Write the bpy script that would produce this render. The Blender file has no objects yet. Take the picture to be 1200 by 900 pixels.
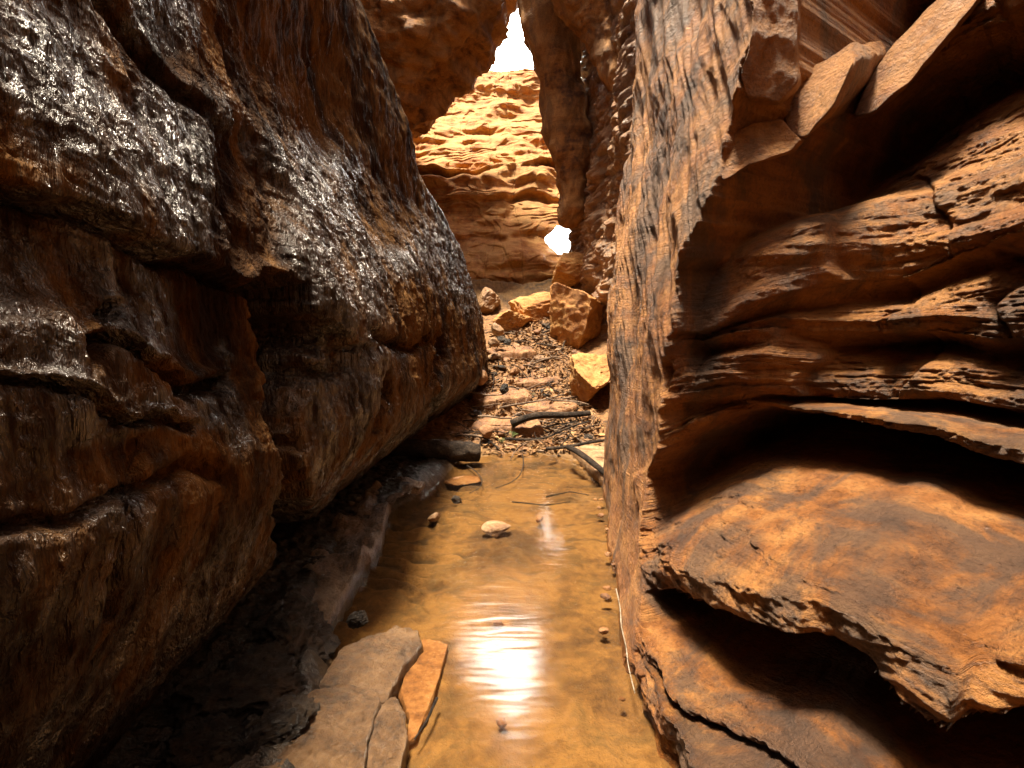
import bpy, math, random
import numpy as np
from mathutils import Vector, Matrix

# ------------------------------------------------------------------ camera, sky, sun, exposure
sc = bpy.context.scene
COL = sc.collection
H = 1.4                                   # camera height above the water
PITCH = math.radians(5.4)
cam_d = bpy.data.cameras.new("camera")
cam_d.sensor_width = 36.0
cam_d.lens = 18.0
cam_d.clip_start = 0.02
cam_d.clip_end = 3000
cam = bpy.data.objects.new("camera", cam_d)
cam.location = (0, 0, H)
cam.rotation_euler = (math.radians(90) - PITCH, 0, 0)
COL.objects.link(cam)
sc.camera = cam

SUN_DIR = Vector((-0.13, -0.10, 0.97)).normalized()     # towards the sun
SUN_STRENGTH, SUN_ANGLE, SKY_STRENGTH = 5.0, 11.0, 0.06
elev = math.asin(SUN_DIR.z)
world = bpy.data.worlds.new("World")
sc.world = world
world.use_nodes = True
wn = world.node_tree.nodes
wl = world.node_tree.links
sky = wn.new("ShaderNodeTexSky")
sky.sky_type = 'NISHITA'
sky.sun_disc = False
sky.sun_elevation = elev
sky.sun_rotation = math.atan2(SUN_DIR.x, SUN_DIR.y)
sky.dust_density = 6.0
sky.air_density = 0.8
sky.ozone_density = 0.5
# bright patch added to the sky ahead, lights wall glints and water (world directions)
tc = wn.new("ShaderNodeTexCoord")
dotn = wn.new("ShaderNodeVectorMath"); dotn.operation = 'DOT_PRODUCT'
wl.new(tc.outputs["Generated"], dotn.inputs[0])
dotn.inputs[1].default_value = Vector((0.03, 0.88, 0.46)).normalized()
cl1 = wn.new("ShaderNodeMapRange"); cl1.interpolation_type = 'SMOOTHSTEP'
wl.new(dotn.outputs["Value"], cl1.inputs[0])
cl1.inputs[1].default_value = math.cos(math.radians(24)); cl1.inputs[2].default_value = math.cos(math.radians(4))
cln = wn.new("ShaderNodeTexNoise"); cln.inputs["Scale"].default_value = 4.0; cln.inputs["Detail"].default_value = 6
wl.new(tc.outputs["Generated"], cln.inputs["Vector"])
clm = wn.new("ShaderNodeMath"); clm.operation = 'MULTIPLY'
wl.new(cl1.outputs[0], clm.inputs[0]); wl.new(cln.outputs["Fac"], clm.inputs[1])
clmix = wn.new("ShaderNodeMix"); clmix.data_type = 'RGBA'; clmix.blend_type = 'ADD'
clmix.inputs[0].default_value = 1.0
clc = wn.new("ShaderNodeVectorMath"); clc.operation = 'SCALE'
clc.inputs[0].default_value = (1.0, 0.95, 0.88)
clg = wn.new("ShaderNodeMath"); clg.operation = 'MULTIPLY'; clg.inputs[1].default_value = 280.0
wl.new(clm.outputs[0], clg.inputs[0]); wl.new(clg.outputs[0], clc.inputs["Scale"])
warm = wn.new("ShaderNodeMix"); warm.data_type = 'RGBA'; warm.blend_type = 'MULTIPLY'; warm.inputs[0].default_value = 1.0
warm.inputs[7].default_value = (1.25, 1.0, 0.78, 1)
wl.new(sky.outputs[0], warm.inputs[6])
wl.new(warm.outputs[2], clmix.inputs[6]); wl.new(clc.outputs[0], clmix.inputs[7])
wl.new(clmix.outputs[2], wn["Background"].inputs[0])
wn["Background"].inputs[1].default_value = SKY_STRENGTH

sun_d = bpy.data.lights.new("sun", 'SUN')
sun_d.energy = SUN_STRENGTH
sun_d.angle = math.radians(SUN_ANGLE)
sun_d.color = (1.0, 0.89, 0.70)
sun = bpy.data.objects.new("sun", sun_d)
sun.rotation_euler = SUN_DIR.to_track_quat('Z', 'Y').to_euler()
sun.location = (0, 5, 20)
COL.objects.link(sun)

sc.view_settings.view_transform = 'Standard'
sc.view_settings.look = 'None'
sc.view_settings.gamma = 1.0
sc.view_settings.use_curve_mapping = False
sc.view_settings.exposure = 1.65
sc.render.engine = 'CYCLES'
sc.cycles.max_bounces = 6
sc.cycles.diffuse_bounces = 3
sc.cycles.glossy_bounces = 3
sc.cycles.transparent_max_bounces = 8
sc.cycles.sample_clamp_indirect = 6.0
sc.cycles.caustics_reflective = False
sc.cycles.caustics_refractive = False

RES = 1.0                                 # mesh density
SHARP = 1.0

# ------------------------------------------------------------------ maths helpers
def ray(px, py):
    """direction of the photograph's pixel (1200x900), scaled so that y = 1"""
    u = (np.asarray(px, float) - 600) / 600
    v = -(np.asarray(py, float) - 450) / 600
    dy = math.cos(PITCH) + v * math.sin(PITCH)
    dz = -math.sin(PITCH) + v * math.cos(PITCH)
    return u / dy, dz / dy

def on_z(px, py, z):
    rx, rz = ray(px, py)
    y = (z - H) / rz
    return np.array([rx * y, y, z], float)

def on_y(px, py, y):
    rx, rz = ray(px, py)
    return np.array([rx * y, y, H + rz * y], float)

def project(x, y, z):
    """world -> photograph pixel, used to carry traced stain outlines onto a wall"""
    dz = z - H
    c, s = math.cos(PITCH), math.sin(PITCH)
    d = np.maximum(y * c - dz * s, 1e-3)
    return 600 + 600 * x / d, 450 - 600 * (y * s + dz * c) / d

rng = np.random.RandomState(7)
_P = rng.permutation(256)
_P = np.concatenate([_P, _P, _P]).astype(np.int32)
_G = rng.normal(size=(256, 3))
_G = (_G / np.linalg.norm(_G, axis=1)[:, None]).astype(np.float32)

def perlin(x, y, z):
    x, y, z = np.broadcast_arrays(np.asarray(x, np.float32), np.asarray(y, np.float32), np.asarray(z, np.float32))
    xi, yi, zi = np.floor(x), np.floor(y), np.floor(z)
    fx, fy, fz = x - xi, y - yi, z - zi
    xi = xi.astype(np.int32) & 255; yi = yi.astype(np.int32) & 255; zi = zi.astype(np.int32) & 255
    u = fx * fx * fx * (fx * (fx * 6 - 15) + 10)
    v = fy * fy * fy * (fy * (fy * 6 - 15) + 10)
    w = fz * fz * fz * (fz * (fz * 6 - 15) + 10)
    out = 0
    for dx in (0, 1):
        a = _P[xi + dx]
        wx = u if dx else 1 - u
        for dy in (0, 1):
            b = _P[a + ((yi + dy) & 255)]
            wy = v if dy else 1 - v
            for dz in (0, 1):
                g = _G[_P[b + ((zi + dz) & 255)] & 255]
                wz = w if dz else 1 - w
                out = out + wx * wy * wz * (g[..., 0] * (fx - dx) + g[..., 1] * (fy - dy) + g[..., 2] * (fz - dz))
    return out * 1.5

def fbm(x, y, z, o=4, gain=0.5):
    r, a, f = 0, 1.0, 1.0
    for i in range(o):
        r = r + a * perlin(x * f + 17.3 * i, y * f - 9.1 * i, z * f + 4.7 * i)
        a *= gain; f *= 2.03
    return r

def ridged(x, y, z, o=4, gain=0.5):
    r, a, f = 0, 1.0, 1.0
    for i in range(o):
        r = r + a * (1 - 2 * np.abs(perlin(x * f + 7.7 * i, y * f + 3.1 * i, z * f - 5.9 * i)))
        a *= gain; f *= 2.07
    return r

def sst(a, b, x):
    t = np.clip((x - a) / (b - a), 0, 1)
    return t * t * (3 - 2 * t)

def blob(px, py, cx, cy, rx, ry, ang=0, soft=0.35):
    a = math.radians(ang)
    dx, dy = px - cx, py - cy
    u = (dx * math.cos(a) + dy * math.sin(a)) / rx
    v = (-dx * math.sin(a) + dy * math.cos(a)) / ry
    r = np.sqrt(u * u + v * v)
    return 1 - sst(1 - soft, 1 + soft, r)

def seg_dist(px, py, pts):
    d = np.full(np.shape(px), 1e9)
    side = np.zeros(np.shape(px))
    for (x0, y0), (x1, y1) in zip(pts[:-1], pts[1:]):
        vx, vy = x1 - x0, y1 - y0
        t = np.clip(((px - x0) * vx + (py - y0) * vy) / (vx * vx + vy * vy), 0, 1)
        e = np.hypot(px - x0 - t * vx, py - y0 - t * vy)
        sg = np.sign((px - x0) * vy - (py - y0) * vx)
        m = e < d
        d = np.where(m, e, d); side = np.where(m, sg, side)
    return d, side

# ------------------------------------------------------------------ object helpers
def tag(o, label=None, cat=None, group=None, kind=None):
    if label: o["label"] = label
    if cat: o["category"] = cat
    if group: o["group"] = group
    if kind: o["kind"] = kind
    return o

def link(name, me, mat, parent=None):
    o = bpy.data.objects.new(name, me)
    if mat: me.materials.append(mat)
    COL.objects.link(o)
    if parent: o.parent = parent
    return o

def grid_mesh(name, X, Y, Z, attrs=None, smooth=True, flip=False, keep=None):
    n, m = X.shape
    me = bpy.data.meshes.new(name)
    co = np.stack([X, Y, Z], -1).astype(np.float32).reshape(-1, 3)
    i = np.arange(n * m).reshape(n, m)
    q = np.stack([i[:-1, :-1], i[1:, :-1], i[1:, 1:], i[:-1, 1:]], -1).reshape(-1, 4)
    if keep is not None:
        kq = (keep[:-1, :-1] & keep[1:, :-1] & keep[1:, 1:] & keep[:-1, 1:]).ravel()
        q = q[kq]
    if flip: q = q[:, ::-1]
    me.vertices.add(len(co)); me.vertices.foreach_set("co", co.ravel())
    me.loops.add(q.size); me.loops.foreach_set("vertex_index", q.astype(np.int32).ravel())
    me.polygons.add(len(q))
    me.polygons.foreach_set("loop_start", np.arange(0, q.size, 4, dtype=np.int32))
    me.polygons.foreach_set("loop_total", np.full(len(q), 4, np.int32))
    me.polygons.foreach_set("use_smooth", np.full(len(q), smooth, bool))
    me.update(calc_edges=True)
    for k, a in (attrs or {}).items():
        if a.ndim == 3:
            at = me.attributes.new(k, 'FLOAT_VECTOR', 'POINT')
            at.data.foreach_set("vector", a.astype(np.float32).ravel())
        else:
            at = me.attributes.new(k, 'FLOAT', 'POINT')
            at.data.foreach_set("value", a.astype(np.float32).ravel())
    return me

def poly_mesh(name, co, faces, smooth=True):
    me = bpy.data.meshes.new(name)
    me.from_pydata([tuple(map(float, c)) for c in co], [], [tuple(f) for f in faces])
    me.update()
    if smooth:
        me.polygons.foreach_set("use_smooth", np.ones(len(me.polygons), bool))
    return me

# ------------------------------------------------------------------ materials
class NT:
    def __init__(s, name):
        s.m = bpy.data.materials.new(name); s.m.use_nodes = True
        s.t = s.m.node_tree; s.n = s.t.nodes; s.l = s.t.links
        s.b = s.n["Principled BSDF"]
    def node(s, typ, **kw):
        nd = s.n.new(typ)
        for k, v in kw.items(): setattr(nd, k, v)
        return nd
    def put(s, sock, v):
        if isinstance(v, bpy.types.NodeSocket): s.l.new(v, sock)
        elif isinstance(v, (tuple, list)) and len(v) == 3 and sock.type == 'RGBA': sock.default_value = (*v, 1)
        else: sock.default_value = v
    def attr(s, name, vec=False):
        a = s.node("ShaderNodeAttribute", attribute_name=name)
        return a.outputs["Vector"] if vec else a.outputs["Fac"]
    def pos(s):
        return s.node("ShaderNodeNewGeometry").outputs["Position"]
    def obj(s):
        return s.node("ShaderNodeTexCoord").outputs["Object"]
    def scale(s, vec, sc_):
        mp = s.node("ShaderNodeMapping"); s.put(mp.inputs[0], vec); mp.inputs["Scale"].default_value = sc_
        return mp.outputs[0]
    def noise(s, vec, scale, detail=5, rough=0.6, dist=0.0):
        nd = s.node("ShaderNodeTexNoise"); s.put(nd.inputs["Vector"], vec)
        nd.inputs["Scale"].default_value = scale; nd.inputs["Detail"].default_value = detail
        nd.inputs["Roughness"].default_value = rough; nd.inputs["Distortion"].default_value = dist
        return nd.outputs["Fac"]
    def voro(s, vec, scale, feature='F1'):
        nd = s.node("ShaderNodeTexVoronoi", feature=feature); s.put(nd.inputs["Vector"], vec)
        nd.inputs["Scale"].default_value = scale
        return nd.outputs["Distance"]
    def ramp(s, f, stops):
        r = s.node("ShaderNodeValToRGB"); s.put(r.inputs[0], f)
        e = r.color_ramp.elements
        while len(e) < len(stops): e.new(0.5)
        for el, (p, c) in zip(e, stops):
            el.position = p; el.color = (*c, 1) if isinstance(c, (tuple, list)) else (c, c, c, 1)
        return r.outputs[0]
    def mix(s, f, a, b, mode='MIX'):
        nd = s.node("ShaderNodeMix", data_type='RGBA', blend_type=mode)
        s.put(nd.inputs[0], f); s.put(nd.inputs[6], a); s.put(nd.inputs[7], b)
        return nd.outputs[2]
    def mth(s, op, a, b=0.0, c=None, clamp=False):
        nd = s.node("ShaderNodeMath", operation=op, use_clamp=clamp)
        s.put(nd.inputs[0], a); s.put(nd.inputs[1], b)
        if c is not None: s.put(nd.inputs[2], c)
        return nd.outputs[0]
    def bump(s, h, dist, strength=1.0, normal=None):
        nd = s.node("ShaderNodeBump"); s.put(nd.inputs["Height"], h)
        nd.inputs["Distance"].default_value = dist; nd.inputs["Strength"].default_value = strength
        if normal is not None: s.put(nd.inputs["Normal"], normal)
        return nd.outputs[0]

def sandstone(name, cols, bed_amt=0.5, varnish=0.35, rough=0.62, fine=0.004, spec=0.5, bedco=True, grain=1.0):
    """cols: dark rust, mid orange, pale tan, varnish grey"""
    t = NT(name)
    p = t.pos()
    n1 = t.noise(p, 1.1, 6, 0.62, 0.6)
    n2 = t.noise(p, 7.0, 5, 0.65)
    bc = t.attr("bed", True) if bedco else p
    strat = t.noise(t.scale(bc, (0.7, 9.0, 0.7) if bedco else (0.5, 0.5, 9)), 1.0, 6, 0.7, 0.3)
    f = t.mth('ADD', t.mth('MULTIPLY', n1, 1 - bed_amt), t.mth('MULTIPLY', strat, bed_amt))
    f = t.mth('ADD', f, t.mth('MULTIPLY', t.mth('SUBTRACT', n2, 0.5), 0.45))
    col = t.ramp(f, [(0.33, cols[0]), (0.46, cols[1]), (0.57, cols[2]), (0.68, cols[1])])
    vn = t.noise(t.scale(p, (2.2, 2.2, 1.3)), 1.0, 8, 0.68, 0.8)
    vm = t.ramp(vn, [(0.47, 0.0), (0.58, 1.0)])
    col = t.mix(t.mth('MULTIPLY', vm, varnish), col, cols[3])
    pits = t.noise(p, 60, 4, 0.7)
    col = t.mix(t.mth('MULTIPLY', t.ramp(pits, [(0.30, 1.0), (0.5, 0.0)]), 0.55), col, tuple(c * 0.35 for c in cols[0]))
    t.put(t.b.inputs["Base Color"], col)
    t.put(t.b.inputs["Roughness"], t.mth('ADD', t.mth('MULTIPLY', n2, 0.3), rough - 0.15))
    t.put(t.b.inputs["Specular IOR Level"], spec)
    h = t.mth('ADD', t.noise(p, 26, 8, 0.72), t.mth('MULTIPLY', t.noise(t.scale(bc, (3, 60, 3) if bedco else (9, 9, 26)), 1, 5, 0.65), 0.55))
    h = t.mth('ADD', h, t.mth('MULTIPLY', pits, 0.25 * grain))
    t.put(t.b.inputs["Normal"], t.bump(h, fine * 9, 0.9))
    return t.m

def wet_wall(name):
    t = NT(name)
    p = t.pos()
    wet = t.attr("wet")  # also carries the shade painted on the wall's foot
    n1 = t.noise(t.scale(p, (1, 1, 0.45)), 2.0, 6, 0.65, 0.5)
    n2 = t.noise(t.scale(p, (1, 1, 0.3)), 14.0, 5, 0.65)
    f = t.mth('ADD', n1, t.mth('MULTIPLY', t.mth('SUBTRACT', n2, 0.5), 0.5))
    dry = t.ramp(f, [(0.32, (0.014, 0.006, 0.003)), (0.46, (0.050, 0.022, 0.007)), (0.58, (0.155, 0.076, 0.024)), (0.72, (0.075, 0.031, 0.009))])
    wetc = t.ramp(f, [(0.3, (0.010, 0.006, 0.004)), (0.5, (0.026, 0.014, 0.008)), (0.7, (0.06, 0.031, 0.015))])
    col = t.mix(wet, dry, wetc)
    t.put(t.b.inputs["Base Color"], col)
    t.put(t.b.inputs["Roughness"], t.mth('SUBTRACT', 0.62, t.mth('MULTIPLY', wet, 0.40)))
    t.put(t.b.inputs["Specular IOR Level"], t.mth('ADD', 0.35, t.mth('MULTIPLY', wet, 0.65)))
    t.put(t.b.inputs["Coat Weight"], t.mth('MULTIPLY', wet, 0.9))
    t.b.inputs["Coat Roughness"].default_value = 0.16
    t.b.inputs["Coat IOR"].default_value = 2.0
    drip = t.noise(t.scale(p, (1, 1, 0.17)), 50, 4, 0.6, 0.5)
    drip2 = t.noise(t.scale(p, (1, 1, 0.13)), 20, 4, 0.6, 0.5)
    fine = t.noise(t.scale(p, (1, 1, 0.6)), 130, 2, 0.5)
    h = t.mth('ADD', t.mth('MULTIPLY', drip, 0.9), t.mth('MULTIPLY', drip2, 1.7))
    h = t.mth('ADD', h, t.mth('MULTIPLY', fine, 0.14))
    breakup = t.ramp(t.noise(t.scale(p, (1, 1, 0.35)), 16, 6, 0.7), [(0.38, 0.0), (0.60, 1.0)])
    wetm = t.mth('MULTIPLY', wet, breakup)
    t.put(t.b.inputs["Coat Weight"], wetm)
    t.put(t.b.inputs["Specular IOR Level"], t.mth('ADD', 0.08, t.mth('MULTIPLY', wetm, 0.3)))
    t.put(t.b.inputs["Roughness"], t.mth('SUBTRACT', 0.8, t.mth('MULTIPLY', wetm, 0.4)))
    nb = t.bump(h, 0.034, 1.0)
    t.put(t.b.inputs["Normal"], nb)
    t.put(t.b.inputs["Coat Normal"], nb)
    return t.m

RUST, ORANGE, TAN, GREY = (0.075, 0.024, 0.006), (0.25, 0.092, 0.020), (0.38, 0.17, 0.046), (0.060, 0.042, 0.032)
M_right = sandstone("right_wall_sandstone", (RUST, ORANGE, TAN, GREY), 0.45, 0.75, 0.55, 0.0055)
M_left = wet_wall("left_wall_wet_sandstone")
M_back = sandstone("sunlit_sandstone", ((0.24, 0.085, 0.018), (0.48, 0.205, 0.050), (0.60, 0.34, 0.11), (0.20, 0.10, 0.04)), 0.6, 0.3, 0.7, 0.0045)
M_over = sandstone("overhang_sandstone", ((0.13, 0.042, 0.011), (0.46, 0.20, 0.050), (0.54, 0.27, 0.085), (0.11, 0.055, 0.026)), 0.35, 0.5, 0.7, 0.007)
M_band = sandstone("banded_wet_sandstone", (RUST, (0.32, 0.14, 0.048), (0.46, 0.28, 0.15), (0.14, 0.095, 0.07)), 0.6, 0.5, 0.34, 0.006, spec=0.8)

# ------------------------------------------------------------------ RIGHT WALL: stacked tilted slabs and the face along the stream
KX, KY = 0.8, 0.6                          # q = .8x+.6y runs into the rock, s = .6x-.8y runs along it towards the camera
def q_to_world(s, q):
    return KX * q + KY * s, KY * q - KX * s

def pq(px, py, q):
    rx, rz = ray(px, py)
    y = q / (KX * rx + KY)
    return KY * rx * y - KX * y, H + rz * y      # s, z

def stream_x(y, z):
    cu = np.interp(y, [1.0, 2.2, 4.8], [0.20, 0.20, 0.02])
    w = np.clip(np.asarray(z, float) / 1.2, 0, 1) ** 0.8
    return (0.20 + 0.143 * y) * (1 - w) + (0.57 + 0.07 * y) * w + cu * np.maximum(z - 1.4, 0)

def stream_q(s, z):
    q = np.full(np.broadcast(s, z).shape, 2.0)
    for _ in range(8):
        y = KY * q - KX * s
        xx = stream_x(y, z)
        q = 0.5 * q + 0.5 * (xx - KY * s) / KX
    return q

# each lip: (photo x, photo y, depth q of the lip, how far the rock goes back under it), ends of the list are held
LIPS = [
    dict(p=1.2, d=0.05, pts=[(741, 722, 1.88, .0), (764, 785, 1.62, .0), (795, 868, 1.38, .0), (820, 925, 1.24, .0), (880, 1000, 1.1, .0)]),
    dict(p=1.3, d=0.035, face=0.02, pts=[(744, 716, 1.86, .0), (768, 775, 1.64, .02), (790, 815, 1.52, .10), (806, 838, 1.48, .16), (826, 852, 1.48, .2), (850, 866, 1.47, .2), (878, 888, 1.44, .2), (905, 915, 1.40, .2), (1000, 1000, 1.28, .2)]),
    dict(face=0.10, p=1.5, d=0.12, pts=[(736, 690, 1.96, .03), (752, 690, 1.92, .4), (790, 697, 1.76, .8), (850, 718, 1.64, .9), (910, 742, 1.57, .95), (960, 745, 1.56, .95),
                    (1010, 772, 1.54, .95), (1050, 808, 1.51, .95), (1085, 842, 1.48, .95), (1112, 852, 1.46, .95), (1135, 836, 1.52, .95), (1200, 842, 1.50, .9), (1300, 870, 1.55, .8)]),
    dict(p=2.0, d=0.10, pts=[(736, 545, 1.98, .04), (752, 545, 2.02, .25), (768, 540, 2.06, .5), (785, 525, 2.10, .65), (815, 500, 2.16, .8), (850, 484, 2.26, .85), (900, 476, 2.38, .8),
                   (1000, 492, 2.38, .8), (1100, 516, 2.34, .8), (1200, 545, 2.28, .75), (1300, 580, 2.1, .6)]),
    dict(p=2.0, d=0.06, pts=[(736, 500, 1.98, .0), (800, 470, 2.12, .02), (880, 458, 2.34, .06), (940, 460, 2.50, .2), (1000, 466, 2.54, .28), (1100, 468, 2.54, .3), (1165, 476, 2.52, .25), (1200, 482, 2.48, .2), (1300, 500, 2.4, .1)]),
    dict(p=2.0, d=0.06, pts=[(740, 415, 1.95, .0), (800, 404, 2.10, .03), (835, 399, 2.30, .14), (870, 400, 2.50, .2), (900, 394, 2.54, .16), (940, 386, 2.58, .05), (970, 392, 2.60, .12),
                    (1060, 392, 2.60, .18), (1100, 388, 2.60, .2), (1150, 396, 2.56, .12), (1200, 398, 2.58, .2), (1300, 410, 2.45, .1)]),
    dict(p=1.5, d=0.08, pts=[(745, 402, 1.95, .0), (800, 396, 2.12, .02), (860, 393, 2.40, .05), (900, 382, 2.54, .14), (950, 352, 2.60, .2), (992, 333, 2.64, .22), (1050, 318, 2.66, .2), (1100, 303, 2.66, .18),
                    (1150, 288, 2.64, .15), (1200, 272, 2.60, .12), (1300, 250, 2.55, .1)]),
    dict(p=1.8, d=0.14, pts=[(750, 330, 2.0, .0), (800, 318, 2.30, .12), (830, 268, 2.55, .2), (855, 205, 2.78, .3), (900, 185, 2.95, .4), (935, 172, 3.06, .5), (1000, 140, 3.15, .6), (1050, 102, 3.18, .6),
                    (1100, 62, 3.18, .55), (1150, 28, 3.15, .5), (1200, 2, 3.05, .4), (1300, -40, 2.9, .3)]),
    dict(p=1.8, d=0.1, pts=[(760, 160, 2.1, .0), (860, 130, 2.75, .15), (900, 105, 3.0, .3), (950, 70, 3.05, .45), (1000, 25, 3.4, .45), (1040, -10, 3.42, .4), (1120, -70, 3.4, .4), (1200, -120, 3.3, .2)]),
    dict(p=1.0, d=0.1, pts=[(780, -40, 2.3, .0), (880, -60, 2.9, .1), (1000, -140, 3.7, .25), (1200, -260, 3.6, .25)]),
]

def build_right():
    nz1, nz2, ns = int(760 * RES), int(150 * RES), int(880 * RES)
    zs = np.concatenate([np.linspace(-0.35, 3.1, nz1), np.linspace(3.1, 7.5, nz2)[1:]])
    # finer columns where the wall is near and in view
    ss = np.concatenate([np.linspace(-5.2, -3.6, int(70 * RES)), np.linspace(-3.6, 0.35, ns)[1:], np.linspace(0.35, 4.2, int(130 * RES))[1:]])
    S, Z = np.meshgrid(ss, zs, indexing='ij')
    K = len(LIPS)
    lz = np.zeros((K, len(ss))); lq = np.zeros_like(lz); lr = np.zeros_like(lz)
    for k, L in enumerate(LIPS):
        a = np.array([(*pq(px, py, q), q, r) for px, py, q, r in L['pts']])
        a = a[np.argsort(a[:, 0])]
        zz = np.interp(ss, a[:, 0], a[:, 1])
        wob = fbm(ss * 3.1, k * 7.3, 0.2, 3) * 0.012 + fbm(ss * 14, k * 3.3, 1.7, 3) * 0.006
        lz[k] = zz + wob
        lq[k] = np.interp(ss, a[:, 0], a[:, 2])
        lr[k] = np.interp(ss, a[:, 0], a[:, 3]) + fbm(ss * 2.5, k * 5.1, 3.3, 3) * 0.03
    for k in range(1, K):
        lz[k] = np.maximum(lz[k], lz[k - 1] + 0.035)
    # the alcove closes round to the right of and behind the camera
    turn = np.interp(ss, [0.2, 1.0, 2.4, 3.4, 4.2], [0, -0.25, -1.35, -2.5, -3.6])
    zw = Z + fbm(S * 1.3, Z * 2.0, 5.5, 3) * 0.015 + fbm(S * 7, Z * 9, 2.5, 3) * 0.005
    Q = np.zeros_like(S); B = np.zeros_like(S)
    idx = (zw[None] >= lz[:, :, None]).sum(0) - 1            # slab index, -1 below the first lip
    si = np.arange(len(ss))[:, None] * np.ones_like(idx)
    for k in range(-1, K):
        m = idx == k
        z0 = lz[k] if k >= 0 else np.full(len(ss), -0.6)
        q0 = lq[k] if k >= 0 else lq[0] - 0.10
        if k < K - 1:
            z1, q1, r1 = lz[k + 1], lq[k + 1], lr[k + 1]
        else:
            z1, q1, r1 = lz[k] + 3.2, lq[k] + 0.55, np.full(len(ss), 0.1)
        r1 = np.maximum(r1, 0)
        p = LIPS[k]['p'] if k >= 0 else 1.0
        d = LIPS[k + 1]['d'] if k < K - 1 else 0.1
        I = si[m]; zz = zw[m]
        a, b = z0[I], z1[I]
        dd = np.minimum(d, 0.35 * (b - a))
        fh = np.minimum(LIPS[max(k, 0)].get('face', 0.04), 0.3 * (b - a))
        t = np.clip((zz - a - fh) / np.maximum(b - dd - a - fh, 1e-4), 0, 1)
        back = np.maximum(q1[I] + r1[I], q0[I])
        q = q0[I] + (back - q0[I]) * t ** p
        # rounded nose on the lip
        rr = np.clip((zz - a) / 0.05, 0, 1)
        q = q + 0.028 * (1 - np.sqrt(np.maximum(1 - (1 - rr) ** 2, 0)))
        u = np.clip((zz - (b - dd)) / dd, 0, 1)
        q = np.where(u > 0, back + (q1[I] + 0.028 - back) * (u ** 1.6), q)
        Q[m] = q
        B[m] = k + t * 0.9
    Q = Q + turn[:, None]
    # joints: each slab is broken into blocks that stand a little proud or back
    hs = np.random.RandomState(77).uniform(-1, 1, (64, 64))
    ik = np.clip(idx, 0, K - 1)
    cc = S / 0.42 + 0.5 * fbm(S * 1.5, Z * 2.2, 3.3, 3) + ik * 0.37 + 0.5 * (Z - 1) + 20
    fl = np.floor(cc); fr_ = cc - fl
    va = hs[fl.astype(int) % 64, ik]; vb = hs[(fl.astype(int) + 1) % 64, ik]
    amp = np.array([0.02, 0.03, 0.012, 0.03, 0.06, 0.07, 0.07, 0.06, 0.06, 0.06, 0.06])[ik]
    Q += (va + (vb - va) * sst(0.93, 1.0, fr_)) * amp
    Q += 0.35 * amp * np.exp(-((fr_ - 0.95) / 0.03) ** 2)
    # layered chips along the bedding and general roughness
    bedz = B * 0.6 + Z * 0.35
    lam = fbm(S * 1.2, bedz * 9, 0.3, 4, 0.6)
    Q += lam * 0.020
    Q += fbm(S * 2.2, Z * 2.6, 8.1, 4) * 0.016
    chip = np.floor(fbm(S * 2.0 + 3, bedz * 16, 4.4, 3) * 4) / 4
    Q += chip * 0.014
    Q += fbm(S * 24, bedz * 60, Z * 10, 3) * 0.0035
    wx, wy = q_to_world(S, Q)
    Q += fbm(wx * 4.5, wy * 4.5, Z * 6.5, 5, 0.6) * 0.022
    blk = fbm(wx * 2.6, wy * 2.6, Z * 5.5, 3)
    Q += (np.floor(blk * 4) + sst(0.7, 1.0, blk * 4 - np.floor(blk * 4))) * 0.012
    # ---- stream face
    SQ = stream_q(S, Z)
    E = [(746, 740), (748, 690), (746, 620), (744, 560), (772, 528), (778, 480), (782, 430), (792, 390), (800, 330), (830, 255), (848, 190), (862, 130), (884, 50), (895, -20), (915, -120), (950, -300)]
    es, ez = [], []
    for px, py in E:
        rx, rz = ray(px, py)
        y = 2.2
        for _ in range(40):
            y = 0.6 * y + 0.4 * min(stream_x(y, H + rz * y) / rx, 4.6)
        es.append(KY * rx * y - KX * y); ez.append(H + rz * y)
    o = np.argsort(ez); ez = np.array(ez)[o]; es = np.array(es)[o]
    se = np.interp(Z, ez, es) + fbm(Z * 6, 1.1, S * 0.2, 4) * 0.035
    # fluted, plucked surface of the stream face: long leaning ribs
    along = S * 0.9 + Z * 0.42
    flute = ridged(along * 3.2, Z * 0.8, 1.2, 4, 0.55)
    SQ2 = SQ - flute * 0.035 * sst(0.5, 1.6, Z) + fbm(S * 2, Z * 1.6, 3.9, 4) * 0.05
    sv = fbm(along * 2.6, Z * 0.55 + S * .3, 7.2, 4) * 3.5
    scal = (np.floor(sv) + sst(0.6, 1.0, sv - np.floor(sv))) / 3.5
    SQ2 += scal * 0.05 * sst(0.9, 1.6, Z) + scal * 0.016
    SQ2 += fbm(S * 22, Z * 14, 3, 3) * 0.005
    # far corner of the stream face
    y_here = KY * SQ - KX * S
    yend = 4.75 + 0.12 * fbm(Z * 1.5, 0.2, 0.9, 3) + np.interp(Z, [0, .3, .6, 1.0, 1.4, 1.9, 3], [0.1, 0.05, 0.0, .0, 0, .0, -0.3])
    over = np.maximum(y_here - (yend - 0.25), 0)
    SQ2 += np.minimum(1.3 * over ** 2 + 0.0 * over, 3.0) + 3.0 * np.maximum(over - 0.3, 0)
    w = 0.04
    f = sst(-w, w, S - se)
    g = 1 - 0.62 * (1 - sst(0.05, 0.62, S - se)) * sst(1.05, 1.3, Z) * (1 - sst(1.75, 2.15, Z))
    Q = SQ + np.where(Q > SQ, (Q - SQ) * g, Q - SQ)
    Q = SQ2 * (1 - f) + np.maximum(Q, SQ2 - 0.02) * f * (S < se + 0.5) + Q * f * (S >= se + 0.5)
    X, Y = q_to_world(S, Q)
    bed = np.stack([S, bedz, Q], -1)
    me = grid_mesh("right_canyon_wall", X, Y, Z, {"bed": bed}, flip=False)
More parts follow.
